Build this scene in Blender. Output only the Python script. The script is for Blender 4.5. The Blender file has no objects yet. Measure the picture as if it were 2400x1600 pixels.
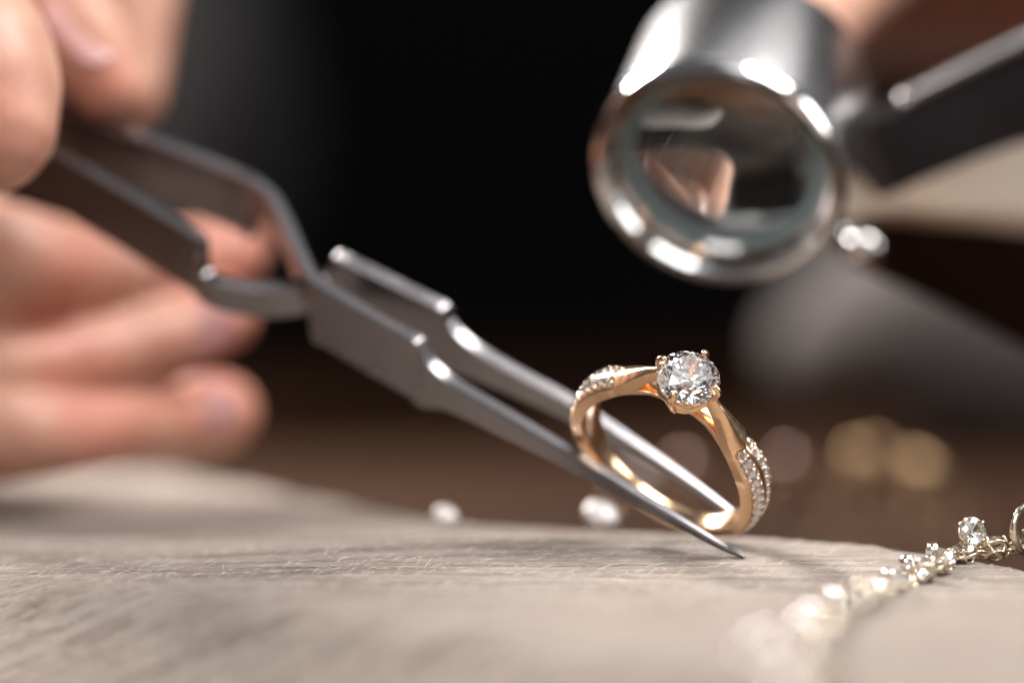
import bpy, bmesh, math, random
import numpy as np
from mathutils import Vector, Matrix, noise as mnoise

# ------------------------------------------------------------------ scene, camera, light
# 1 Blender unit = 1 cm; helper numbers are in millimetres and multiplied by S.
S = 0.1
sc = bpy.context.scene
sc.unit_settings.scale_length = 0.01
sc.render.engine = 'CYCLES'
sc.cycles.use_denoising = True
sc.cycles.max_bounces = 16
sc.cycles.transmission_bounces = 14
sc.cycles.glossy_bounces = 6
sc.cycles.diffuse_bounces = 3
sc.cycles.caustics_refractive = False
sc.cycles.caustics_reflective = False
sc.cycles.sample_clamp_indirect = 6.0
sc.view_settings.view_transform = 'Standard'
sc.view_settings.look = 'None'
sc.view_settings.exposure = 0.0
sc.view_settings.gamma = 1.0

FPX = 8740.0                      # focal length in pixels of a 2400 px wide picture
CAM = np.array([0.0, -380.0, 34.9])
PITCH = math.atan(258 / FPX)
RT = np.array([1.0, 0, 0])
FW = np.array([0, math.cos(PITCH), -math.sin(PITCH)])
UP = np.array([0, math.sin(PITCH), math.cos(PITCH)])

cam_data = bpy.data.cameras.new('camera')
cam = bpy.data.objects.new('camera', cam_data)
sc.collection.objects.link(cam)
cam.location = Vector(CAM * S)
cam.rotation_euler = (math.radians(90) - PITCH, 0, 0)
cam_data.sensor_width = 36.0
cam_data.lens = FPX * 36.0 / 2400.0
cam_data.clip_start = 0.5
cam_data.clip_end = 2000.0
cam_data.dof.use_dof = True
cam_data.dof.focus_distance = 38.1
cam_data.dof.aperture_fstop = (cam_data.lens * 1e-3) / 1.82      # entrance pupil 1.82 cm wide
cam_data.dof.aperture_blades = 0
sc.camera = cam

world = bpy.data.worlds.new('World')
sc.world = world
world.use_nodes = True
bg = world.node_tree.nodes['Background']
bg.inputs[0].default_value = (0.9, 0.92, 1.0, 1)
bg.inputs[1].default_value = 0.12

def area(name, loc, target, sx, sy, power, col=(1, 1, 1)):
    l = bpy.data.lights.new(name, 'AREA')
    l.shape = 'RECTANGLE'
    l.size, l.size_y, l.energy, l.color = sx, sy, power, col
    o = bpy.data.objects.new(name, l)
    sc.collection.objects.link(o)
    o.location = loc
    o.rotation_euler = (Vector(target) - Vector(loc)).to_track_quat('-Z', 'Y').to_euler()
    return o

area('key_lamp', (-27, 40, 38), (1.5, 1, 0), 14, 14, 92000, (1.0, 0.95, 0.90))
area('overhead_softbox', (32, 0, 60), (3, 1, 0), 32, 30, 15500, (1.0, 0.96, 0.93)).data.spread = math.radians(95)
area('front_softbox', (-20, -52, 40), (-3, 4, 2), 36, 28, 22500, (1.0, 0.95, 0.92))
area('right_softbox', (62, 2, 30), (1, 1, 2), 16, 26, 13000, (1.0, 0.97, 0.96))
area('side_softbox', (-15, 60, 27), (2.5, 4, 6), 6, 15, 1700, (1.0, 0.98, 0.97))
area('added_front_fill', (8, -62, 14), (1, 0, 3), 52, 32, 2600, (1.0, 0.96, 0.95))  # added fill lamp behind the camera, pales the diamond and gold
area('added_diamond_fill', (10, -18, 60), (2, 0, 1), 26, 22, 3400, (1.0, 0.97, 0.96))  # added lamp for a milky reflection on the diamond's table
area('added_edge_fill', (9, 15, 64), (0, 10, 0), 44, 24, 1700, (1.0, 0.98, 0.97))  # added dim lamp that lightens the tweezers' top edges
area('ceiling_bounce', (32, 36, 62), (2, 5, 6), 36, 30, 1900, (1.0, 0.98, 0.97))

# ------------------------------------------------------------------ helpers
def unp(px, py, d):
    return CAM + d * FW + (px - 1200) / FPX * d * RT + (800 - py) / FPX * d * UP

def rnd_seed(n):
    random.seed(n)
    return np.random.default_rng(n)

def link(name, mesh, parent=None, mat=None):
    o = bpy.data.objects.new(name, mesh)
    sc.collection.objects.link(o)
    if parent is not None:
        o.parent = parent
    if mat is not None:
        if not mesh.materials:
            mesh.materials.append(mat)
    return o

def mk(name, verts, faces, mat, parent=None, smooth=True, sharp=None, scale=S):
    me = bpy.data.meshes.new(name)
    me.from_pydata([tuple(float(c) * scale for c in v) for v in verts], [], [tuple(int(i) for i in f) for f in faces])
    me.validate()
    me.update()
    bm = bmesh.new(); bm.from_mesh(me)
    bmesh.ops.recalc_face_normals(bm, faces=bm.faces[:])
    bm.to_mesh(me); bm.free()
    if smooth:
        me.polygons.foreach_set('use_smooth', [True] * len(me.polygons))
        if sharp:
            me.set_sharp_from_angle(angle=math.radians(sharp))
    return link(name, me, parent, mat)

def thing(name, label, cat, loc=(0, 0, 0), group=None):
    o = bpy.data.objects.new(name, None)
    o.empty_display_size = 0.2
    sc.collection.objects.link(o)
    tag(o, label, cat, group)
    return o

def tag(o, label, cat, group=None):
    o['label'] = label
    o['category'] = cat
    if group:
        o['group'] = group
    return o

class Acc:
    """collects vertices and faces of one mesh"""
    def __init__(self):
        self.v, self.f = [], []
    def add(self, vs, fs):
        k = len(self.v)
        self.v += [tuple(v) for v in vs]
        self.f += [tuple(i + k for i in f) for f in fs]
    def grid(self, rows, closed_u=False, closed_v=False, cap=False):
        """rows: list of equally long lists of points"""
        n, m = len(rows), len(rows[0])
        vs = [p for r in rows for p in r]
        fs = []
        for i in range(n if closed_v else n - 1):
            for j in range(m if closed_u else m - 1):
                a, b = i * m + j, i * m + (j + 1) % m
                c, d = ((i + 1) % n) * m + (j + 1) % m, ((i + 1) % n) * m + j
                fs.append((a, b, c, d))
        if cap:
            fs.append(tuple(range(m - 1, -1, -1)))
            fs.append(tuple((n - 1) * m + j for j in range(m)))
        self.add(vs, fs)
    def build(self, name, mat, parent=None, smooth=True, sharp=None):
        return mk(name, self.v, self.f, mat, parent, smooth, sharp)

def nrm(v):
    v = np.asarray(v, float)
    return v / np.linalg.norm(v)

def catmull(pts, n):
    """centripetal-ish resampling of a polyline (rows of any width), n samples per span"""
    P = np.asarray(pts, float)
    P = np.vstack([2 * P[0] - P[1], P, 2 * P[-1] - P[-2]])
    out = []
    for i in range(1, len(P) - 2):
        p0, p1, p2, p3 = P[i - 1], P[i], P[i + 1], P[i + 2]
        for k in range(n):
            t = k / n
            out.append(0.5 * ((2 * p1) + (-p0 + p2) * t + (2 * p0 - 5 * p1 + 4 * p2 - p3) * t * t + (-p0 + 3 * p1 - 3 * p2 + p3) * t ** 3))
    out.append(P[-2])
    return np.array(out)

def frames(P):
    T = np.gradient(P, axis=0)
    T /= np.linalg.norm(T, axis=1)[:, None]
    u = np.cross(T[0], [0.13, 0.2, 0.97]); u /= np.linalg.norm(u)
    U = []
    for t in T:
        u = u - t * (u @ t); u /= np.linalg.norm(u)
        U.append(u)
    U = np.array(U)
    return T, U, np.cross(T, U)

def tube(acc, pts, radii, seg=12, closed=False, caps=True):
    P = np.asarray(pts, float); R = np.asarray(radii, float) if np.ndim(radii) else np.full(len(P), float(radii))
    if caps and not closed:                               # round ends
        T, U, V = frames(P)
        def cap(i, s):
            c, r, out, rr = P[i], R[i], [], []
            for a in (75, 50, 25):
                out.append(c + s * T[i] * r * math.sin(math.radians(a))); rr.append(r * math.cos(math.radians(a)))
            return out, rr
        a, ar = cap(0, -1); b, br = cap(-1, 1)
        P = np.vstack([a, P, b[::-1]]); R = np.concatenate([ar, R, br[::-1]])
    if closed:
        Pc = np.vstack([P[-1:], P, P[:1]]); T, U, V = frames(Pc); U, V = U[1:-1], V[1:-1]
    else:
        T, U, V = frames(P)
        if caps:
            U[:3] = U[3]; V[:3] = V[3]; U[-3:] = U[-4]; V[-3:] = V[-4]
    rows = [[P[i] + R[i] * (math.cos(2 * math.pi * k / seg) * U[i] + math.sin(2 * math.pi * k / seg) * V[i]) for k in range(seg)] for i in range(len(P))]
    acc.grid(rows, closed_u=True, closed_v=closed, cap=not closed)

def lathe(acc, prof, o, ax, seg=64, closed=True):
    """prof: (radius, along axis) pairs"""
    ax = nrm(ax); u = nrm(np.cross(ax, [0.3, 0.1, 0.9])); v = np.cross(ax, u)
    rows = [[o + ax * s + r * (math.cos(2 * math.pi * k / seg) * u + math.sin(2 * math.pi * k / seg) * v) for k in range(seg)] for r, s in prof]
    acc.grid(rows, closed_u=True, closed_v=closed)

def sphere(acc, c, r, seg=10, rings=6, sq=(1, 1, 1)):
    rows = []
    for i in range(rings + 1):
        th = math.pi * (0.02 + 0.96 * i / rings)
        rows.append([np.asarray(c) + r * np.array([sq[0] * math.sin(th) * math.cos(2 * math.pi * k / seg), sq[1] * math.sin(th) * math.sin(2 * math.pi * k / seg), sq[2] * math.cos(th)]) for k in range(seg)])
    acc.grid(rows, closed_u=True, cap=True)

# ------------------------------------------------------------------ materials
def mat(name, base=(0.5, 0.5, 0.5), rough=0.5, metal=0.0, spec=0.5):
    m = bpy.data.materials.new(name); m.use_nodes = True
    b = m.node_tree.nodes['Principled BSDF']
    b.inputs['Base Color'].default_value = (*base, 1)
    b.inputs['Roughness'].default_value = rough
    b.inputs['Metallic'].default_value = metal
    b.inputs['Specular IOR Level'].default_value = spec
    return m, m.node_tree, b

def n_noise(nt, scale, detail=6, rough=0.6, stretch=(1, 1, 1), rot=0.0):
    tc = nt.nodes.new('ShaderNodeTexCoord'); mp = nt.nodes.new('ShaderNodeMapping'); nz = nt.nodes.new('ShaderNodeTexNoise')
    mp.inputs['Scale'].default_value = stretch; mp.inputs['Rotation'].default_value = (0, 0, rot)
    nz.inputs['Scale'].default_value = scale; nz.inputs['Detail'].default_value = detail; nz.inputs['Roughness'].default_value = rough
    nt.links.new(tc.outputs['Object'], mp.inputs[0]); nt.links.new(mp.outputs[0], nz.inputs['Vector'])
    return nz

def n_ramp(nt, src, stops):
    r = nt.nodes.new('ShaderNodeValToRGB')
    while len(r.color_ramp.elements) < len(stops):
        r.color_ramp.elements.new(0.5)
    for e, (p, c) in zip(r.color_ramp.elements, stops):
        e.position = p; e.color = (*c, 1)
    nt.links.new(src, r.inputs[0])
    return r

def n_bump(nt, b, src, strength, dist):
    bp = nt.nodes.new('ShaderNodeBump'); bp.inputs['Strength'].default_value = strength; bp.inputs['Distance'].default_value = dist
    nt.links.new(src, bp.inputs['Height'])
    prev = b.inputs['Normal'].links
    if prev:
        nt.links.new(prev[0].from_socket, bp.inputs['Normal'])
    nt.links.new(bp.outputs[0], b.inputs['Normal'])

def scratched_metal(name, base, rough, scale=30, bump=0.02, var=0.12):
    m, nt, b = mat(name, base, rough, 1.0)
    nz = n_noise(nt, scale, 4, 0.6)
    mr = nt.nodes.new('ShaderNodeMapRange'); mr.inputs['To Min'].default_value = max(0.02, rough - var); mr.inputs['To Max'].default_value = rough + var
    nt.links.new(nz.outputs['Fac'], mr.inputs['Value']); nt.links.new(mr.outputs[0], b.inputs['Roughness'])
    if bump:
        n_bump(nt, b, nz.outputs['Fac'], bump, 0.05)
    return m

GOLD = scratched_metal('rose_gold', (0.91, 0.61, 0.37), 0.20, 25, 0.02, 0.05)
WGOLD = scratched_metal('white_gold', (0.90, 0.84, 0.80), 0.16, 60, 0.05, 0.06)
YGOLD = scratched_metal('yellow_gold', (0.74, 0.52, 0.31), 0.45, 20, 0.0, 0.05)
PGOLD = scratched_metal('pale_gold', (0.90, 0.79, 0.62), 0.14, 40, 0.0, 0.05)
STEEL = scratched_metal('brushed_steel', (0.27, 0.258, 0.268), 0.26, 5, 0.0, 0.04)
SATIN = scratched_metal('satin_chrome', (0.64, 0.63, 0.635), 0.24, 10, 0.0, 0.05)
CHROME = scratched_metal('polished_chrome', (0.78, 0.77, 0.77), 0.10, 12, 0.0, 0.04)
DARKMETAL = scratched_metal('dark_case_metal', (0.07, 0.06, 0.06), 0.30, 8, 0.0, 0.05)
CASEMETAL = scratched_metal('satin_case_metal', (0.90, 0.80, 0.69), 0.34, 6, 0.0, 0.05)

def glass(name, ior, rough=0.0, col=(1, 1, 1)):
    m, nt, b = mat(name, col, rough)
    b.inputs['Transmission Weight'].default_value = 1.0
    b.inputs['IOR'].default_value = ior
    return m
DIAMOND = glass('diamond', 2.2, 0.0, (1.0, 0.985, 0.98))
BRIGHTSILVER = scratched_metal('bright_silver', (0.93, 0.88, 0.86), 0.18, 20, 0.0, 0.05)
SILVER = scratched_metal('silver', (0.60, 0.56, 0.54), 0.5, 20, 0.0, 0.05)
CRYSTAL = glass('crystal', 1.9, 0.02)
LENSGLASS = glass('lens_glass', 1.55, 0.0, (0.93, 0.98, 0.98))

TEAL, _, _ = mat('frosted_glass_edge', (0.26, 0.36, 0.37), 0.35)
def skin_mat(name, base, rough):
    m, nt, b = mat(name, base, rough)
    nz = n_noise(nt, 1.1, 5, 0.6)
    c0 = tuple(x * y for x, y in zip(base, (0.84, 0.68, 0.64))); c1 = tuple(min(1, x * y) for x, y in zip(base, (1.08, 1.12, 1.12)))
    r = n_ramp(nt, nz.outputs['Fac'], [(0.3, c0), (0.7, c1)])
    at = nt.nodes.new('ShaderNodeAttribute'); at.attribute_name = 'redness'
    mr = nt.nodes.new('ShaderNodeMix'); mr.data_type = 'RGBA'; mr.blend_type = 'MULTIPLY'; mr.inputs[7].default_value = (1.05, 0.80, 0.80, 1)
    nt.links.new(at.outputs['Fac'], mr.inputs[0]); nt.links.new(r.outputs[0], mr.inputs[6])
    nt.links.new(mr.outputs[2], b.inputs['Base Color'])
    b.inputs['Subsurface Weight'].default_value = 0.25
    b.inputs['Subsurface Radius'].default_value = (0.30, 0.12, 0.07)
    b.inputs['Subsurface Scale'].default_value = 0.5
    n_bump(nt, b, n_noise(nt, 14, 5, 0.6).outputs['Fac'], 0.25, 0.03)
    return m
SKIN = skin_mat('skin', (0.62, 0.365, 0.268), 0.42)
NAIL = skin_mat('nail', (0.74, 0.44, 0.43), 0.22)

def wood_mat(name, dark, mid, light, rot=0.0, bump=0.6):
    m, nt, b = mat(name, mid, 0.85, 0.0, 0.12)
    g1 = n_noise(nt, 1.6, 8, 0.65, (0.22, 3.0, 1.2), rot)
    g2 = n_noise(nt, 9.0, 8, 0.7, (0.16, 2.6, 1.5), rot)
    mx = nt.nodes.new('ShaderNodeMix'); mx.inputs[0].default_value = 0.5
    nt.links.new(g1.outputs['Fac'], mx.inputs[2]); nt.links.new(g2.outputs['Fac'], mx.inputs[3])
    r = n_ramp(nt, mx.outputs[0], [(0.36, dark), (0.5, mid), (0.63, light)])
    st = n_noise(nt, 30.0, 4, 0.6, (0.10, 2.2, 1.6), rot)
    sr = n_ramp(nt, st.outputs['Fac'], [(0.30, (0.50, 0.46, 0.42)), (0.42, (0.92, 0.92, 0.92)), (0.62, (1.0, 1.0, 1.0)), (0.72, (1.16, 1.16, 1.15))])
    ml = nt.nodes.new('ShaderNodeMix'); ml.data_type = 'RGBA'; ml.blend_type = 'MULTIPLY'; ml.inputs[0].default_value = 1.0
    nt.links.new(r.outputs[0], ml.inputs[6]); nt.links.new(sr.outputs[0], ml.inputs[7])
    nt.links.new(ml.outputs[2], b.inputs['Base Color'])
    n_bump(nt, b, st.outputs['Fac'], bump, 0.03)
    n_bump(nt, b, n_noise(nt, 26, 8, 0.75, (0.35, 1.6, 1.2), rot).outputs['Fac'], bump, 0.05)
    n_bump(nt, b, n_noise(nt, 110, 4, 0.7, (0.4, 1.3, 1.2), rot).outputs['Fac'], bump * 0.8, 0.012)
    return m
BOARDWOOD = wood_mat('weathered_wood', (0.25, 0.195, 0.158), (0.50, 0.42, 0.365), (0.66, 0.575, 0.515), 0.10, 1.0)
FIBRE, _, _ = mat('pale_wood_fibre', (0.74, 0.67, 0.60), 0.7)
TABLEWOOD = wood_mat('brown_wood', (0.013, 0.0047, 0.0012), (0.027, 0.0099, 0.0029), (0.046, 0.018, 0.0057), 0.0, 0.3)
BLACK, _, _ = mat('black_cloth', (0.006, 0.006, 0.0065), 0.9, 0, 0.2)
JACKET, _, _ = mat('black_jacket_cloth', (0.006, 0.006, 0.0063), 0.9, 0, 0.2)
GREYCLOTH, _nt, _b = mat('grey_cloth', (0.12, 0.107, 0.104), 0.9, 0, 0.2)
n_bump(_nt, _b, n_noise(_nt, 3, 6).outputs['Fac'], 0.4, 0.2)
PEARL, _nt, _b = mat('pearl', (0.86, 0.80, 0.77), 0.22); _b.inputs['Coat Weight'].default_value = 0.5
HAIR, _, _ = mat('fair_hair', (0.72, 0.66, 0.60), 0.35)

# ------------------------------------------------------------------ setting: backdrop, table top
def struct(o):
    o['kind'] = 'structure'
    return o

bd = Acc()
rows = []
for i in range(13):
    a = math.pi * i / 12
    rows.append([np.array([-1500 + 3000 * i / 12, 1300 - 250 * math.sin(a) * 0 + 40 * math.sin(i * 2.1), z]) for z in (-700, 200, 1500)])
bd.grid(rows)
struct(bd.build('backdrop', BLACK))

tb = Acc()
rows = []
for i in range(41):
    x = -500 + 25 * i
    rows.append([np.array([x, -360 + 41 * j, -12 + 0.25 * mnoise.noise(Vector((x * .05, j * 1.3, 3.0)))]) for j in range(41)])
tb.grid(rows)
struct(tb.build('table_top', TABLEWOOD))

# ------------------------------------------------------------------ weathered board
rng = rnd_seed(7)
def vnoise(x, y, seed):
    """vectorised value noise in -1..1"""
    r = np.random.default_rng(seed); tab = r.uniform(-1, 1, (256, 256))
    xi, yi = np.floor(x).astype(int), np.floor(y).astype(int); fx, fy = x - xi, y - yi
    fx, fy = fx * fx * (3 - 2 * fx), fy * fy * (3 - 2 * fy)
    g = lambda i, j: tab[i % 256, j % 256]
    return (g(xi, yi) * (1 - fx) + g(xi + 1, yi) * fx) * (1 - fy) + (g(xi, yi + 1) * (1 - fx) + g(xi + 1, yi + 1) * fx) * fy
def fbm(x, y, seed, oct=5, gain=0.55):
    a, s, t = 1.0, 0.0, 0.0
    for o in range(oct):
        s = s + a * vnoise(x * 2 ** o, y * 2 ** o, seed + o); t += a; a *= gain
    return s / t
def sstep(a, b, x):
    t = np.clip((x - a) / (b - a), 0, 1)
    return t * t * (3 - 2 * t)
NEAR_X = [-260, -120, -80, -51, -30, -7, 10, 30, 60, 120, 260]
NEAR_D = [392, 384, 379, 372, 352, 324, 303, 270, 225, 190, 180]
FAR_X = [-260, -74, -48, -36, -27, -15, -4.8, 23, 36, 51.6, 80, 260]
FAR_D = [545, 538, 523, 496, 472, 443, 420, 405, 396, 379, 350, 250]
def board_z(X, Y):
    d = Y + 380
    bulge = 2.0 * sstep(366, 396, d) * sstep(-60, 0, X) + 0.8 * sstep(366, 420, d) * (1 - sstep(-60, 0, X))
    gx, gy = X * math.cos(.1) + Y * math.sin(.1), -X * math.sin(.1) + Y * math.cos(.1)
    return bulge + 0.32 * fbm(gx / 40, gy / 13, 1, 3) + 0.20 * fbm(gx / 16, gy / 2.6, 11, 4) + 0.15 * fbm(gx / 4.0, gy / 0.7, 21, 4, 0.7)
xs = np.concatenate([np.linspace(-82, 70, 430), np.linspace(70, 200, 40)[1:]])
v = np.concatenate([np.linspace(0, 0.06, 24, endpoint=False), np.linspace(0.06, 0.94, 420), np.linspace(0.94, 1, 24)[1:]])
nd = np.interp(xs, NEAR_X, NEAR_D) + 1.6 * fbm(xs / 12, xs * 0 + .5, 31, 4) ; fd = np.interp(xs, FAR_X, FAR_D) + 1.5 * fbm(xs / 9, xs * 0 + .5, 41, 4)
k = np.ones(9) / 9
XX, VV = np.meshgrid(xs, v, indexing='ij')
YY = nd[:, None] * (1 - VV) + fd[:, None] * VV - 380
ZZ = board_z(XX, YY)
dn, df = (YY + 380 - nd[:, None]), (fd[:, None] - YY - 380)
RN, RF = 11.0, 2.2
ZZ -= np.where(dn < RN, RN * 0.32 * (1 - dn / RN) ** 2, 0)
ZZ -= np.where(df < RF, RF * 0.7 * (1 - np.sqrt(np.clip(1 - (1 - df / RF) ** 2, 0, 1))), 0)
rows = []
depths = np.array([0.4, 1, 1.8, 2.8, 4, 5.4, 7, 8.6, 10.4, 12])
for i, x in enumerate(xs):
    r = []
    z0, y0 = ZZ[i, 0], YY[i, 0]; z1, y1 = ZZ[i, -1], YY[i, -1]
    wob = 0.7 * fbm(np.full(10, x / 5.0), depths / 1.6, 51, 4, 0.65)
    for j in range(9, -1, -1):
        r.append((x, y0 + wob[j] * min(1, depths[j] / 2) - 1.5 * depths[j], max(-11.9, z0 - depths[j] * (z0 + 11.9) / 12)))
    r += [(x, YY[i, j], ZZ[i, j]) for j in range(len(v))]
    for j in range(10):
        r.append((x, y1 + 0.5 * wob[j] * min(1, depths[j] / 2), max(-11.9, z1 - depths[j] * (z1 + 11.9) / 12)))
    rows.append(r)
bacc = Acc(); bacc.grid(rows, cap=False)
for r in (rows[0], rows[-1]):
    bacc.add(r, [tuple(range(len(r)))])
board = bacc.build('wooden_board', BOARDWOOD)
tag(board, 'weathered greyish beige wooden board with rough fibres, lying under the diamond ring', 'board')

def ground(X, Y):
    return float(board_z(np.array([[X]]), np.array([[Y]]))[0, 0])

# loose wood fibres standing up from the board
fa = Acc()
for _ in range(1800):
    X, Y = rng.uniform(-62, 62), rng.normal(-3, 16)
    D = Y + 380
    if not (np.interp(X, NEAR_X, NEAR_D) + 3 < D < np.interp(X, FAR_X, FAR_D) - 2):
        continue
    z = ground(X, Y); a = rng.normal(0.1, 0.5); L = rng.uniform(0.4, 1.9); h = abs(rng.normal(0, 0.2)) + 0.03
    p0 = np.array([X, Y, z - 0.03]); p1 = p0 + np.array([math.cos(a) * L * .5, math.sin(a) * L * .5, h]); p2 = p0 + np.array([math.cos(a) * L, math.sin(a) * L, h * rng.uniform(0, 1.6)])
    w = rng.uniform(0.025, 0.05); s = np.array([-math.sin(a) * w, math.cos(a) * w, 0]); u = np.array([0, 0, w])
    fa.add([p0 + s, p0 - s, p0 + u, p1 + s, p1 - s, p1 + u, p2], [(0, 1, 4, 3), (1, 2, 5, 4), (2, 0, 3, 5), (3, 4, 6), (4, 5, 6), (5, 3, 6)])
fib = fa.build('wood_fibre', FIBRE, board); fib['kind'] = 'stuff'

# ------------------------------------------------------------------ diamond ring
r_ = np.array([0.10067656, -0.78893711, 0.60617033]); a_ = np.array([0.52330778, 0.56016932, 0.64215208]); t_ = np.array([0.84617563, -0.25256398, -0.46925285])
c_ = np.array([16.55416198, 10.71488278, 11.54988719])
RI, RO, HS = 9.5, 10.75, 13.9
ring = thing('diamond_ring', 'rose gold ring with one large round diamond and two pave rows on each shoulder', 'ring')
def ringpt(phi, y, h):
    return c_ + h * (math.sin(phi) * t_ + math.cos(phi) * r_) + y * a_
def lerp_tab(x, tab):
    return float(np.interp(x, [p[0] for p in tab], [p[1] for p in tab]))
W_TAB = [(28, 2.2), (34, 2.5), (40, 3.05), (48, 3.8), (60, 4.3), (90, 4.1), (115, 3.45), (140, 2.5), (180, 2.2)]
DOME = [(28, 0.15), (42, 0.45), (60, 0.72), (100, 0.66), (125, 0.35), (180, 0.2)]
CHAN = [(38, 0), (42, 1), (118, 1), (124, 0)]
EDGE = [(28, 10.5), (50, 10.8), (90, 10.75), (180, 10.6)]
def band_section(deg):
    A = abs(deg); w, dome, ch, e = (lerp_tab(A, T) for T in (W_TAB, DOME, CHAN, EDGE))
    half = [(-.50, RI + .12, 0), (-.50, e - .10, 0), (-.475, e, 0)]
    top = []
    for q in (-.44, -.41, -.30, -.18, -.085, -.06):
        h = e + dome * (1 - (abs(q) / .475) ** 1.6)
        cut = 0 if q in (-.44, -.06) else (0.30 if q in (-.30, -.18) else 0.26)
        top.append((q, h - cut * ch, 0))
    left = half + top
    pts = [(q * w, h) for q, h, _ in left] + [(0, e + dome + 0.01)] + [(-q * w, h) for q, h, _ in reversed(left)]
    pts += [(.40 * w, RI + .02), (.2 * w, RI - .03), (0, RI - .04), (-.2 * w, RI - .03), (-.40 * w, RI + .02)]
    return pts
ba = Acc(); rows = []
for deg in np.linspace(34, 326, 220):
    d2 = deg if deg <= 180 else deg - 360
    rows.append([ringpt(math.radians(deg), y, h) for y, h in band_section(d2)])
ba.grid(rows, closed_u=True, cap=True)
# lower rail that runs on under the stone
rows = []
for deg in np.linspace(-40, 40, 60):
    A = abs(deg); w = lerp_tab(A, [(0, 1.5), (20, 1.7), (34, 2.7), (40, 2.9)]); th = lerp_tab(A, [(0, .55), (20, .6), (40, .95)])
    sec = [(-w / 2, RI + .1), (-w / 2, RI + th - .08), (-w * .4, RI + th), (w * .4, RI + th), (w / 2, RI + th - .08), (w / 2, RI + .1), (w * .4, RI), (-w * .4, RI)]
    rows.append([ringpt(math.radians(deg), y, h) for y, h in sec])
ba.grid(rows, closed_u=True, cap=True)
ba.build('band', GOLD, ring, True, 40)

# raised shoulders that climb to the setting
for sgn in (1, -1):
    sa = Acc(); rows = []
    for deg in np.linspace(13.2, 48, 60):
        w = lerp_tab(deg, [(13.2, .9), (20, 1.25), (30, 2.35), (36, 3.05), (42, 3.45), (48, 3.3)])
        top = lerp_tab(deg, [(13.2, 13.6), (18, 13.0), (24, 12.45), (30, 11.95), (36, 11.6), (42, 11.42), (48, 10.95)])
        bot = lerp_tab(deg, [(13.2, 12.0), (18, 11.4), (24, 10.7), (30, 10.1), (36, 9.7), (48, 9.65)])
        edge = top - lerp_tab(deg, [(13.2, .25), (30, .45), (48, .65)])
        sec = [(-w * .5, bot), (-w * .5, edge - .06), (-w * .47, edge), (-w * .10, top - .03), (0, top), (w * .10, top - .03), (w * .47, edge), (w * .5, edge - .06), (w * .5, bot), (w * .35, bot - .05), (-w * .35, bot - .05)]
        rows.append([ringpt(sgn * math.radians(deg), y, h) for y, h in sec])
    sa.grid(rows, closed_u=True, cap=True)
    sa.build('shoulder', GOLD, ring, True, 38)

# pave: floor strip, gems, beads; shared meshes
def frame_at(phi, y, h, tilt):
    up = math.sin(phi) * t_ + math.cos(phi) * r_
    tn = math.cos(phi) * t_ - math.sin(phi) * r_
    up2 = nrm(up * math.cos(tilt) + a_ * math.sin(tilt)); ax = nrm(np.cross(up2, tn))
    m = Matrix([[tn[i], ax[i], up2[i], 0] for i in range(3)] + [[0, 0, 0, 1]])
    m.translation = Vector(ringpt(phi, y, h) * S)
    return m
def brilliant(R, table=.57, crown=.32, pav=.86, low=.26, girdle=.03):
    V, Fc = [], []
    ang = lambda k: k * math.pi / 8
    rT, rM = table * R, .80 * R
    hz = lambda rho: crown * R * (1 - (rho * math.cos(math.pi / 8) - rT) / (R - rT))
    pz = lambda rho: -pav * R * (1 - rho * math.cos(math.pi / 8) / R)
    g = girdle * R
    T = [(rT * math.cos(ang(2 * i)), rT * math.sin(ang(2 * i)), crown * R + g) for i in range(8)]
    M = [(rM * math.cos(ang(2 * i + 1)), rM * math.sin(ang(2 * i + 1)), hz(rM) + g) for i in range(8)]
    G = [(R * math.cos(ang(j)), R * math.sin(ang(j)), g) for j in range(16)]
    B = [(R * math.cos(ang(j)), R * math.sin(ang(j)), -g) for j in range(16)]
    N = [(low * R * math.cos(ang(2 * i + 1)), low * R * math.sin(ang(2 * i + 1)), pz(low * R) - g) for i in range(8)]
    V = T + M + G + B + N + [(0, 0, -pav * R - g)]
    t, m, gg, b, n, c = 0, 8, 16, 32, 48, 56
    Fc.append(tuple(range(8)))
    for i in range(8):
        p = (i - 1) % 8
        Fc += [(t + i, m + p, gg + 2 * i, m + i), (t + i, m + i, t + (i + 1) % 8),
               (m + i, gg + 2 * i, gg + 2 * i + 1), (m + i, gg + 2 * i + 1, gg + (2 * i + 2) % 16),
               (c, n + i, b + 2 * i, n + p), (n + i, b + 2 * i + 1, b + 2 * i), (n + i, b + (2 * i + 2) % 16, b + 2 * i + 1)]
    for j in range(16):
        Fc.append((gg + j, b + j, b + (j + 1) % 16, gg + (j + 1) % 16))
    return V, Fc
def simple_gem(R):
    V = [(.6 * R * math.cos(k * math.pi / 4), .6 * R * math.sin(k * math.pi / 4), .3 * R) for k in range(8)]
    V += [(R * math.cos(k * math.pi / 4 + .39), R * math.sin(k * math.pi / 4 + .39), 0) for k in range(8)] + [(0, 0, -.75 * R)]
    Fc = [tuple(range(8))]
    for k in range(8):
        q = (k + 1) % 8
        Fc += [(k, 8 + k, q), (q, 8 + k, 8 + q), (8 + k, 16, 8 + q)]
    return V, Fc
def mesh_only(name, V, Fc, m, smooth=False):
    o = mk(name, V, Fc, m, None, smooth)
    me = o.data
    bpy.data.objects.remove(o)
    return me
pave_me = mesh_only('pave_gem', *simple_gem(0.68), DIAMOND)
ac = Acc(); sphere(ac, (0, 0, 0), 0.24, 8, 5)
bead_me = mesh_only('bead', ac.v, ac.f, WGOLD, True)
beadg_me = mesh_only('gold_bead', ac.v, ac.f, GOLD, True)
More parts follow.
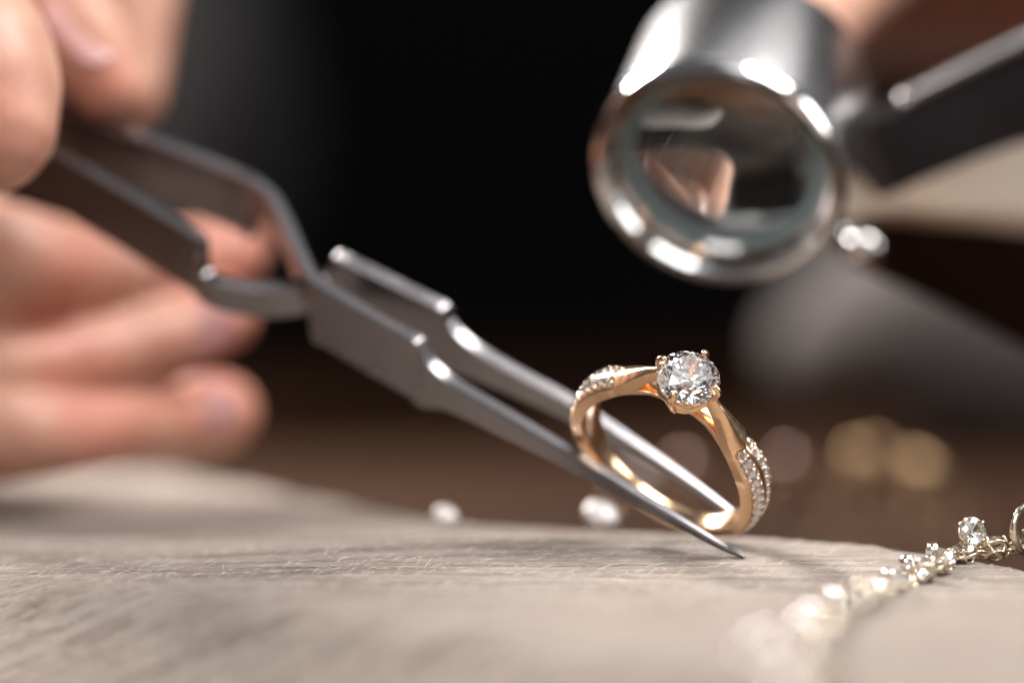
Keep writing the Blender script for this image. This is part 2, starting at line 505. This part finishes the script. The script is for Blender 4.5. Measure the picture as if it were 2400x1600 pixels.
for sgn in (1, -1):
    for side in (-1, 1):
        fl = Acc(); rows = []
        for deg in np.linspace(42.5, 117, 70):
            w, dome, e = (lerp_tab(deg, T) for T in (W_TAB, DOME, EDGE))
            r = []
            for q in (-.415, -.35, -.25, -.15, -.09):
                h = e + dome * (1 - (abs(q) / .475) ** 1.6) - 0.20 - (0.04 if q == -.25 else 0)
                r.append(ringpt(sgn * math.radians(deg), side * -q * w, h))
            rows.append(r)
        fl.grid(rows)
        fl.build('pave_channel', WGOLD, ring)
        n = 12
        for i in range(n):
            deg = 45.5 + i * 6.3
            w, dome, e = (lerp_tab(deg, T) for T in (W_TAB, DOME, EDGE))
            k_ = min(1, w / 3.6)
            y = side * .25 * w; h = e + dome * (1 - (.25 / .475) ** 1.6) + 0.04
            tilt = side * 0.36
            g = link('pave_gem', pave_me, ring); g.matrix_world = frame_at(sgn * math.radians(deg), y, h, tilt) @ Matrix.Scale(k_, 4)
            for q in (.375, .125):
                hh = e + dome * (1 - (q / .475) ** 1.6) + 0.05
                o = link('bead', beadg_me if q > .3 else bead_me, ring)
                o.matrix_world = frame_at(sgn * math.radians(deg + 3.15), side * q * w, hh, tilt) @ Matrix.Scale(k_ * (1.05 if q > .3 else .75), 4)

# solitaire
gV, gF = brilliant(3.32)
dia = mk('diamond', gV, gF, DIAMOND, ring, False)
dia.matrix_world = Matrix([[t_[i], a_[i], r_[i], 0] for i in range(3)] + [[0, 0, 0, 1]])
dia.matrix_world.translation = Vector((c_ + HS * r_) * S)
SC = c_ + HS * r_
def hp(ang, rad, h):
    return SC + rad * (math.cos(ang) * t_ + math.sin(ang) * a_) + h * r_
for kq in range(4):
    an = kq * math.pi / 2
    pa = Acc()
    prof = catmull([(1.55, -3.9, .40), (2.3, -2.7, .42), (3.05, -1.2, .40), (3.42, -0.1, .42), (3.36, 0.42, .44), (3.05, 0.78, .36)], 5)
    tube(pa, [hp(an, r, h) for r, h, _ in prof], prof[:, 2], 12)
    pa.build('prong', GOLD, ring)
ga = Acc()
n = 96
ps, rs = [], []
for i in range(n):
    an = 2 * math.pi * i / n; wv = abs(math.sin(2 * an))
    ps.append(hp(an, 2.82 - .10 * wv, -1.15 - 0.55 * wv ** 1.4)); rs.append(.26 + .10 * wv)
tube(ga, ps, rs, 10, closed=True)
ps = [hp(2 * math.pi * i / 64, 1.75, -3.35) for i in range(64)]
tube(ga, ps, 0.36, 10, closed=True)
ga.build('setting_gallery', GOLD, ring)

# ------------------------------------------------------------------ tweezers
tw = thing('tweezers', 'brushed steel cross-lock tweezers held in a hand, their points gripping the diamond ring', 'tweezers')
TIP0 = unp(1735, 1300, 385.0)
def cdir(r, u, f):
    return r * RT + u * UP + f * FW
Ldir = cdir(-71, 47, 52); Sdir = cdir(0, 1, 1.2)
WN = nrm(np.cross(Ldir, Sdir));  WN = WN if WN @ UP > 0 else -WN
WD = -WN
TIP = TIP0 - WD * 4.1
def on_top_plane(px, py, shift=0.0):
    ray = unp(px, py, 1.0) - CAM
    t = ((TIP + FW * shift - CAM) @ WN) / (ray @ WN)
    return CAM + ray * t
def strip(name, stations, thick, dshift=None):
    """stations: px, py of the upper edge line, then offset and width (mm) below it, thickness"""
    st = catmull(stations, 8)
    P = np.array([on_top_plane(s[0], s[1], np.interp(s[0], [700, 1735], [0, dshift]) if dshift else 0.0) for s in st])
    T = np.gradient(P, axis=0); T /= np.linalg.norm(T, axis=1)[:, None]
    N = np.cross(T, WD); N /= np.linalg.norm(N, axis=1)[:, None]
    a = Acc(); rows = []
    for p, nn, s in zip(P, N, st):
        o, w, th = s[2], max(s[3], .15), max(s[4], 0.12) / 2
        c = min(.18, th * .4, w * .2)
        q = [(o, th - c), (o, -th + c), (o + c, -th), (o + w - c, -th), (o + w, -th + c), (o + w, th - c), (o + w - c, th), (o + c, th)]
        rows.append([p + WD * x + nn * y for x, y in q])
    a.grid(rows, closed_u=True, cap=True)
    return a.build(name, STEEL, tw, True, 30)
FWID = 8.1
A_ST = [(-520, -70, 0, FWID, 1.6), (-200, 80, 0, FWID, 1.6), (60, 205, 0, FWID, 1.6), (180, 262, 0, FWID, 1.6), (300, 305, 0, FWID, 1.6), (420, 347, 0, FWID, 1.6), (520, 385, 0, FWID, 1.6), (575, 410, 0, FWID, 1.6), (583, 413, 0, 8.4, 1.6), (600, 424, 0, 4.2, 1.6), (640, 458, 0, 4.1, 1.6), (675, 520, 0, 4.1, 1.6),
        (705, 590, 0, 4.1, 1.6), (728, 636, 0, 4.1, 1.6), (738, 650, 0, 4.3, 1.6), (744, 655, 0, 8.3, 1.6), (775, 675, 0, FWID, 1.6), (850, 720, 0, FWID, 1.6), (930, 766, 0, FWID, 1.6), (978, 793, 0, FWID, 1.6), (990, 800, 0.5, 8.1, 1.6), (1012, 814, 1.9, 6.4, 1.6), (1050, 835, 2.75, 4.4, 1.6), (1110, 870, 2.9, 3.6, 1.6), (1200, 922, 2.9, 3.1, 1.6),
        (1300, 980, 2.95, 2.5, 1.55), (1400, 1040, 3.05, 2.0, 1.4), (1500, 1100, 3.2, 1.6, 1.2), (1603, 1157, 3.45, 1.2, 0.95), (1692, 1204, 3.85, .8, .7), (1752, 1234, 4.1, .35, .35)]
B_ST = [(-520, -50, 0, FWID, 1.6), (-200, 165, 0, FWID, 1.6), (60, 318, 0, FWID, 1.6), (165, 372, 0, FWID, 1.6), (300, 450, 0, FWID, 1.6), (400, 510, 0, FWID, 1.6), (462, 548, 0, FWID, 1.6), (474, 556, .4, 8.2, 1.6), (482, 562, 4.2, 4.4, 1.6), (520, 580, 4.4, 4.2, 1.6), (600, 594, 4.4, 4.2, 1.6), (680, 592, 4.4, 4.2, 1.6), (745, 582, 4.4, 4.2, 1.6), (778, 588, 4.3, 4.3, 1.6),
        (786, 592, .3, 8.3, 1.6), (830, 612, 0, FWID, 1.6), (940, 665, 0, FWID, 1.6), (1035, 713, 0, FWID, 1.6), (1048, 722, .5, 8.1, 1.6), (1066, 733, 1.9, 6.4, 1.6), (1110, 760, 2.75, 4.4, 1.6), (1200, 812, 2.9, 3.4, 1.6),
        (1350, 893, 2.9, 2.6, 1.6), (1500, 988, 3.05, 1.9, 1.4), (1620, 1066, 3.3, 1.3, 1.0), (1700, 1120, 3.6, .8, .7), (1740, 1146, 3.9, .4, .4)]
strip('arm', A_ST, 1.6)
strip('arm', B_ST, 1.6, 9.5)

# ------------------------------------------------------------------ loupe
lp = thing('loupe', 'chrome folding loupe with a round glass lens, held in a hand above the ring', 'loupe')
LU = nrm(cdir(.255, .565, .783))                       # axis, away from the viewer
LC = unp(1680, 417, 425.0)
la = Acc()
lathe(la, [(14.25, 2.5), (14.25, 20.6), (13.9, 21.4), (13.2, 21.6), (12.2, 21.4), (12.0, 16), (12.0, 4.8), (12.1, 2.8), (13.0, 2.5)], LC, LU, 128)
la.build('barrel', SATIN, lp, True, 35)
ri = Acc()
lathe(ri, [(13.2, 0.25), (13.9, 0.0), (14.5, 0.35), (14.8, 1.1), (14.8, 2.0), (14.5, 2.35), (14.2, 2.45), (13.0, 2.45), (12.4, 4.6), (11.5, 4.5), (11.5, 4.1), (11.9, 3.6), (12.3, 2.6), (12.7, 2.4), (13.2, 1.0)], LC, LU, 128)
ri.build('rim', CHROME, lp, True, 35)
li = Acc()
lathe(li, [(11.95, 4.95), (11.95, 21.2), (11.5, 21.2), (11.4, 21.0), (11.4, 5.2), (11.4, 4.95)], LC, LU, 96)
li.build('inner_sleeve', BLACK, lp, True, 35)
le = Acc()
prof = []
RL, RC = 11.6, 30.0
for i in range(14):
    r = RL * i / 13
    prof.append((max(r, .01), 4.4 - (math.sqrt(RC ** 2 - r ** 2) - math.sqrt(RC ** 2 - RL ** 2))))
for i in range(14):
    r = RL * (13 - i) / 13
    prof.append((max(r, .01), 16.6 + (math.sqrt(30.0 ** 2 - r ** 2) - math.sqrt(30.0 ** 2 - RL ** 2))))
lathe(le, prof, LC, LU, 96, closed=False)
le.build('lens', LENSGLASS, lp, True, 40)

lg = Acc()
lathe(lg, [(11.75, 3.7), (11.75, 4.35), (11.3, 4.3), (10.7, 4.25), (10.6, 4.0), (11.2, 3.75)], LC, LU, 96)
lg.build('lens_edge', TEAL, lp, True, 40)
def plate(name, poly, d0, ext, m, bevel=0.35):
    """solid plate: outline of (px, py, extra depth), thickness vector ext"""
    bm = bmesh.new()
    f = [bm.verts.new(Vector(unp(x, y, d0 + dd) * S)) for x, y, dd in poly]
    b = [bm.verts.new(Vector((unp(x, y, d0 + dd) + ext) * S)) for x, y, dd in poly]
    bm.faces.new(f); bm.faces.new(b[::-1])
    for i in range(len(f)):
        j = (i + 1) % len(f)
        bm.faces.new((f[i], b[i], b[j], f[j]))
    bmesh.ops.recalc_face_normals(bm, faces=bm.faces[:])
    bmesh.ops.bevel(bm, geom=bm.edges[:], offset=bevel * S, segments=3, affect='EDGES', profile=.5)
    me = bpy.data.meshes.new(name); bm.to_mesh(me); bm.free()
    me.polygons.foreach_set('use_smooth', [True] * len(me.polygons)); me.set_sharp_from_angle(angle=math.radians(50))
    return link(name, me, lp, m)
plate('case_plate', [(1955, 335, 0), (2030, 290, 0), (2120, 255, 1), (2250, 190, 3), (2340, 145, 4), (2420, 108, 5), (2560, 70, 7), (2760, 60, 9), (2800, 260, 9), (2600, 300, 7), (2400, 335, 5), (2300, 370, 4), (2200, 410, 3), (2120, 445, 1), (2062, 470, 0)], 441, cdir(-.2, 1.9, 3.0), DARKMETAL)
ed = Acc()
px_tube2 = catmull([(2122, 252, 440, 1), (2250, 188, 442, 1), (2340, 143, 443, 1), (2440, 100, 444, 1), (2600, 62, 447, 1), (2760, 56, 449, 1)], 5)
tube(ed, [unp(x, y, d + 1.2) + UP * .9 for x, y, d, r in px_tube2], 1.0, 12)
ed.build('case_edge', SATIN, lp)
# hollow second plate of the case, seen from inside
sh = Acc(); rows = []
top = catmull([(1962, 420), (1990, 405), (2080, 370), (2200, 320), (2400, 240), (2800, 120)], 6)
bot = catmull([(1968, 560), (1985, 610), (2060, 648), (2200, 712), (2400, 812), (2800, 1010)], 6)
def shell(name, f0, f1, m):
    def rows_(off):
        out = []
        for (tx, ty), (bx, by) in zip(top, bot):
            r = []
            for k_ in range(12):
                f = f0 + (f1 - f0) * k_ / 11
                x, y = tx + (bx - tx) * f, ty + (by - ty) * f
                r.append(unp(x, y, 447 + off + (3.0 * f + 15.0 * max(0, f - .45) ** 1.3) * min(1, (x - 1940) / 200)))
            out.append(r)
        return out
    a = Acc(); a.grid([f + b[::-1] for f, b in zip(rows_(0), rows_(2.0))], closed_u=True, cap=True)
    a.build(name, m, lp, True, 40)
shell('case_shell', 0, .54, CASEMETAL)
shell('case_dark_reflection', .542, 1, DARKMETAL)  # lower half of the same plate, its dark reflection coloured in
rv = Acc()
RC_ = unp(2026, 588, 441)
lathe(rv, [(.02, -1.3), (1.2, -1.25), (1.9, -.8), (2.2, 0), (2.2, 6), (.02, 6.1)], RC_, cdir(-.1, .2, 1), 32, closed=False)
rv.build('rivet', CHROME, lp, True, 40)

# ------------------------------------------------------------------ person: two hands, sleeve
man = thing('person', 'person in dark clothes holding tweezers in one hand and a loupe in the other', 'person')
def px_tube(acc, pts, n=7, seg=20):
    q = catmull(pts, n)
    P = [unp(x, y, d) for x, y, d, r in q]; R = [r * d / FPX for x, y, d, r in q]
    tube(acc, P, R, seg)
def remeshed(acc, name, m, parent, voxel, smooth=6):
    o = acc.build('temporary', m)
    md = o.modifiers.new('r', 'REMESH'); md.mode = 'VOXEL'; md.voxel_size = voxel; md.use_smooth_shade = True
    ms = o.modifiers.new('s', 'SMOOTH'); ms.factor = .5; ms.iterations = smooth
    dg = bpy.context.evaluated_depsgraph_get()
    me = bpy.data.meshes.new_from_object(o.evaluated_get(dg))
    bpy.data.objects.remove(o)
    me.name = name
    me.polygons.foreach_set('use_smooth', [True] * len(me.polygons))
    if not me.materials:
        me.materials.append(m)
    return link(name, me, parent)
ha = Acc()
THUMB = [(-330, 330, 440, 190), (-180, 120, 424, 185), (-70, 110, 412, 180), (-45, 200, 408, 190), (-35, 285, 406, 176)]
INDEX = [(-330, -120, 450, 200), (-120, -120, 442, 165), (60, -60, 438, 150), (175, 80, 435, 125), (255, 205, 434, 98)]
INDEX2 = [(-200, -400, 500, 160), (280, -320, 498, 130), (325, -120, 495, 105), (315, 90, 492, 88), (305, 215, 490, 80)]
MIDDLE = [(-300, 600, 460, 190), (-40, 610, 450, 152), (170, 632, 456, 116), (380, 612, 466, 92), (545, 590, 474, 86)]
RINGF = [(-300, 860, 455, 140), (-40, 880, 450, 118), (180, 850, 455, 100), (390, 790, 462, 84), (525, 742, 468, 80)]
PINKY = [(-300, 1020, 448, 130), (0, 1025, 446, 108), (230, 1008, 455, 92), (410, 985, 466, 88), (470, 972, 469, 94), (520, 965, 472, 90)]
PALM = [(-700, 300, 520, 420), (-420, 300, 490, 360), (-330, 560, 480, 330), (-330, 800, 470, 250)]
ARM = [(-1500, 600, 640, 460), (-900, 420, 560, 440), (-500, 400, 500, 360)]
for t in (THUMB, INDEX, INDEX2, MIDDLE, RINGF, PINKY, PALM, ARM):
    px_tube(ha, t)
hand1 = remeshed(ha, 'hand', SKIN, man, 0.085, 5)
hand1['label'] = 'hand pinching the steel tweezers'

def redden(o, spots):
    """blood-rich skin at fingertips and knuckles, as a point attribute"""
    co = np.empty(len(o.data.vertices) * 3); o.data.vertices.foreach_get('co', co); co = co.reshape(-1, 3) / S
    f = np.zeros(len(co))
    for x, y, d, r in spots:
        f += np.exp(-((co - unp(x, y, d)) ** 2).sum(1) / r ** 2)
    a = o.data.attributes.new('redness', 'FLOAT', 'POINT'); a.data.foreach_set('value', np.clip(f, 0, 1))
redden(hand1, [(560, 590, 472, 9), (545, 745, 464, 9), (540, 960, 468, 9), (170, 640, 448, 8), (240, 1000, 450, 8), (20, 300, 402, 6), (260, 190, 428, 6), (180, 850, 450, 7)])

def nail(px, py, d, ax_px, ln, wd, face, r):
    """curved nail plate: centre pixel+depth, long axis direction in the picture, length, width (mm), outward direction, finger radius"""
    c = unp(px, py, d); f = nrm(face); l = nrm(cdir(ax_px[0], -ax_px[1], ax_px[2])); l = nrm(l - f * (l @ f)); w = np.cross(f, l)
    a = Acc(); rows = []
    for i in range(9):
        u = -1 + i / 4.0
        ww = wd * .5 * math.sqrt(max(0.05, 1 - .65 * abs(u) ** 3.2))
        rows.append([c + l * u * ln * .5 + w * (ww * s) + f * (-(ww * s) ** 2 / (2 * r) - .06 * abs(u) ** 2 * ln * .2) for s in np.linspace(-1, 1, 9)])
    back = [[p - f * .5 for p in r_2] for r_2 in rows]
    a.grid([x + y[::-1] for x, y in zip(rows, back)], closed_u=True, cap=True)
    return a.build('nail', NAIL, hand1, True, 60)
nail(470, 755, 460.0, (140, -55, 6), 8.5, 7.0, cdir(-.1, .35, -1), 4.6)
nail(480, 955, 464.0, (100, -15, 6), 8.0, 6.6, cdir(-.05, .3, -1), 4.8)
nail(205, 55, 429.8, (70, 100, 0), 9.5, 7.5, cdir(.50, .45, -.75), 5.5)
nail(300, 610, 459.0, (160, -25, 8), 9.0, 7.4, cdir(-.1, .25, -1), 4.8)

hb = Acc()
for X_ in (52, 66, 80, 94):                              # palm turned down over the loupe
    tube(hb, [np.array([X_ + .05 * (y - 140), y, z]) for y, z in ((138, 84), (160, 80), (200, 79), (250, 78), (320, 84))], [12, 15, 16.5, 17, 18], 24)
px_tube(hb, [(2900, -150, 600, 330), (2700, -120, 580, 230), (2500, -80, 550, 150), (2410, -30, 540, 110)])
px_tube(hb, [(2900, -500, 600, 300), (2500, -400, 580, 220), (2200, -260, 550, 180), (2020, -130, 530, 140), (1975, -30, 524, 112)])
px_tube(hb, [(2500, -320, 560, 200), (2150, -160, 515, 120), (1990, -20, 496, 96), (1900, 90, 482, 88), (1840, 190, 472, 78)])
hand2 = remeshed(hb, 'hand', SKIN, man, 0.085, 5)
redden(hand2, [(1850, 170, 466, 7)])
hand2['label'] = 'hand behind the loupe'

hh = Acc(); hrng = random.Random(3)
dgm = hand2.data
cand = [(v.co / S, v.normal) for v in dgm.vertices if v.normal.x < .35 and v.normal.z < .6 and v.co.x / S < 92]
for _ in range(1600):
    co, nn = cand[hrng.randrange(len(cand))]
    p0 = np.array(co); nn = np.array(nn)
    out = nrm(nn + cdir(hrng.uniform(-.5, .1), hrng.uniform(-.6, -.1), hrng.uniform(-.3, .3))) * hrng.uniform(1.5, 4.5)
    p1 = p0 + out * .5; p2 = p0 + out + cdir(0, -.4, 0) * hrng.random()
    w = .035; a1 = cdir(w, w, 0); a2 = cdir(-w, w * .5, 0); a3 = cdir(0, -w, w)
    hh.add([p0 + a1, p0 + a2, p0 + a3, p1 + a1 * .8, p1 + a2 * .8, p1 + a3 * .8, p2], [(0, 1, 4, 3), (1, 2, 5, 4), (2, 0, 3, 5), (3, 4, 6), (4, 5, 6), (5, 3, 6)])
ho = hh.build('finger_hair', HAIR, man); ho['kind'] = 'stuff'
sl = Acc()
q = catmull([(1930, 810, 780, 130), (2040, 770, 780, 220), (2250, 780, 785, 270), (2600, 850, 790, 330), (3000, 930, 800, 400)], 6)
tube(sl, [unp(x, y, d) for x, y, d, r in q], [r * d / FPX for x, y, d, r in q], 28)
sl.build('sleeve', GREYCLOTH, man)
jk = Acc()
q = catmull([(100, -900, 900, 420), (250, -200, 860, 400), (420, 350, 820, 330), (430, 640, 800, 210)], 6)
tube(jk, [unp(x, y, d) for x, y, d, r in q], [r * d / FPX for x, y, d, r in q], 28)
jk.build('jacket_sleeve', JACKET, man)

# ------------------------------------------------------------------ crystal bracelet on the board
br = thing('crystal_bracelet', 'sparkling bracelet of clear round crystals in pale gold settings, lying on the wooden board', 'bracelet')
bgem_me = mesh_only('bracelet_gem', *brilliant(1.5), CRYSTAL)
ac = Acc()
tube(ac, [(1.42 * math.cos(2 * math.pi * i / 28), 1.42 * math.sin(2 * math.pi * i / 28), -.45) for i in range(28)], .17, 8, closed=True)
tube(ac, [(.85 * math.cos(2 * math.pi * i / 20), .85 * math.sin(2 * math.pi * i / 20), -1.35) for i in range(20)], .17, 8, closed=True)
for kq in range(4):
    an = math.pi / 4 + kq * math.pi / 2
    tube(ac, [(.85 * math.cos(an), .85 * math.sin(an), -1.35), (1.48 * math.cos(an), 1.48 * math.sin(an), -.2), (1.34 * math.cos(an), 1.34 * math.sin(an), .3)], .18, 8)
cup_me = mesh_only('gem_cup', ac.v, ac.f, PGOLD, True)
ac = Acc()
tube(ac, [(1.0 * math.cos(2 * math.pi * i / 20), .65 * math.sin(2 * math.pi * i / 20), 0) for i in range(20)], .12, 8, closed=True)
link_me = mesh_only('link', ac.v, ac.f, PGOLD, True)
ac = Acc(); sphere(ac, (0, 0, 0), 0.95, 20, 12)
bbead_me = mesh_only('bead', ac.v, ac.f, BRIGHTSILVER, True)
brng = random.Random(5)
def on_board(px, py, lift):
    d = 380.0
    for _ in range(60):
        X = (px - 1200) / FPX * d
        d = 0.5 * d + 0.5 * FPX * (34.9 - ground(X, d - 380) - lift) / (py - 542)
    X = (px - 1200) / FPX * d
    return np.array([X, d - 380, ground(X, d - 380) + lift])
GEMS = [(2395, 1276), (2330, 1280), (2258, 1290), (2206, 1316), (2165, 1334), (2100, 1362), (2041, 1392), (2010, 1406), (1982, 1422), (1950, 1448), (1925, 1475), (1912, 1502), (1902, 1530), (1886, 1560), (1872, 1600)]
gp = [on_board(x, y, 1.3) for x, y in GEMS]
for n_, p in enumerate(gp):
    m = Matrix.Translation(Vector((p + [0, 0, brng.uniform(0, .5)]) * S)) @ Matrix.Rotation(brng.uniform(0, 6.28), 4, 'Z') @ Matrix.Rotation(brng.uniform(.1, 1.1), 4, 'X')
    c = link('gem_cup', cup_me, br); c.matrix_world = m
    g = link('bracelet_gem', bgem_me, br); g.matrix_world = m
    if n_ + 1 < len(gp):
        q_ = gp[n_ + 1]; t = nrm(q_ - p); k_n = 5 if n_ < 5 else 3
        for k_ in range(k_n):
            pl = p + (q_ - p) * (k_ + .8) / (k_n + .6)
            pl = np.array([pl[0], pl[1], ground(pl[0], pl[1]) + .45 + brng.uniform(0, .5)])
            l = link('link', link_me, br)
            l.matrix_world = Matrix.Translation(Vector(pl * S)) @ Matrix.Rotation(math.atan2(t[1], t[0]), 4, 'Z') @ Matrix.Rotation((k_ % 2) * 1.2 + brng.uniform(0, .4), 4, 'X')
for x, y, r in ((2300, 1275, .8), (2190, 1290, .85), (2128, 1319, .9), (2228, 1312, .75), (2160, 1350, .85), (2087, 1352, .95), (2115, 1376, .7), (2035, 1400, 1.0), (1975, 1428, 1.1), (1905, 1428, .7), (1912, 1492, 1.25), (1760, 1492, .6), (1950, 1462, .9), (1925, 1530, 1.0), (1862, 1582, .8), (1815, 1530, .8), (1880, 1650, .7), (1880, 1462, .85), (1955, 1398, .75), (1846, 1622, .8), (1830, 1592, .6), (1790, 1470, .55), (1740, 1540, .5), (2065, 1378, .75), (2140, 1338, .75)):
    b = link('bead', bbead_me, br)
    b.matrix_world = Matrix.Translation(Vector(on_board(x, y, r) * S)) @ Matrix.Scale(r / .95, 4)
# clasp end that stands up at the far end
ca = Acc()
cc = unp(2424, 1240, 385)
tube(ca, [cc + cdir(2.3 * math.cos(u), 2.6 * math.sin(u), 1.2 * math.cos(u)) for u in np.linspace(0, 2 * math.pi, 24, endpoint=False)], .45, 10, closed=True)
ca.build('clasp', PGOLD, br)
m = Matrix.Translation(Vector(unp(2282, 1243, 383) * S)) @ Matrix.Rotation(math.radians(68), 4, 'X') @ Matrix.Rotation(.4, 4, 'Y')
for nm, me in (('gem_cup', cup_me), ('bracelet_gem', bgem_me)):
    o = link(nm, me, br); o.matrix_world = m

# ------------------------------------------------------------------ pearls behind the tweezers, gold rings on the table behind
def stud(px, py, r, lab):
    o = thing('stud_earring', lab, 'earring', group='silver studs at the back edge of the board')
    c = on_board(px, py, r * .62); n = nrm([.30, -1.05, .98])
    a = Acc(); lathe(a, [(.02, .42 * r), (.45 * r, .36 * r), (.8 * r, .2 * r), (r, 0), (.96 * r, -.12 * r), (.6 * r, -.3 * r), (.02, -.34 * r)], c, n, 32, closed=False)
    a.build('face', SILVER, o)
    a = Acc(); tube(a, [c - n * .3 * r, c - n * (.3 * r + 1.6)], .22, 8); a.build('post', SILVER, o)
stud(1045, 1207, 1.45, 'smaller silver stud earring on the board, left of the tweezer points')
stud(1410, 1206, 2.1, 'larger silver stud earring on the board, beneath the tweezer arm')

wa = Acc(); wr = 6.0
tube(wa, [(wr * math.cos(2 * math.pi * i / 48), 0, wr * math.sin(2 * math.pi * i / 48)) for i in range(48)], .08, 8, closed=True)
wire_me = mesh_only('band', wa.v, wa.f, YGOLD, True)
wa = Acc(); sphere(wa, (0, 0, wr + 1.25), 1.45, 24, 14)
bead_gold = mesh_only('round_bead', wa.v, wa.f, YGOLD, True)
bead_rose = mesh_only('round_bead', wa.v, wa.f, scratched_metal('dull_rose_gold', (0.62, 0.44, 0.40), 0.45, 20, 0, .05), True)
bead_clear = mesh_only('round_bead', wa.v, wa.f, PEARL, True)
for px, d, tilt, yaw, bm_, lab in (
        (1510, 520, -.30, .3, bead_clear, 'gold ring with a white pearl, seen blurred through the diamond ring'),
        (1640, 548, -.35, .9, bead_rose, 'dim gold ring with a pinkish bead, just behind the diamond ring'),
        (1870, 556, -.30, .5, bead_rose, 'pinkish gold ring standing alone to the right of the diamond ring'),
        (2005, 560, -.12, -.6, bead_gold, 'leftmost ring of the cluster of yellow gold rings above the bracelet'),
        (2072, 585, -.45, .2, bead_gold, 'rearmost ring of the cluster of yellow gold rings above the bracelet'),
        (2140, 556, -.42, -.3, bead_gold, 'brightest middle ring of the yellow gold cluster above the bracelet'),
        (2215, 552, -.5, .7, bead_gold, 'rightmost ring of the cluster of yellow gold rings above the bracelet')):
    X = (px - 1200) / FPX * d; Y = d - 380.0
    o = thing('gold_ring', lab, 'ring', group='gold rings on the table behind')
    link('band', wire_me, o); link('round_bead', bm_, o)
    o.matrix_world = Matrix.Translation(Vector((X, Y, -12 + (wr + .08) * math.cos(tilt))) * S) @ Matrix.Rotation(yaw, 4, 'Z') @ Matrix.Rotation(tilt, 4, 'X')
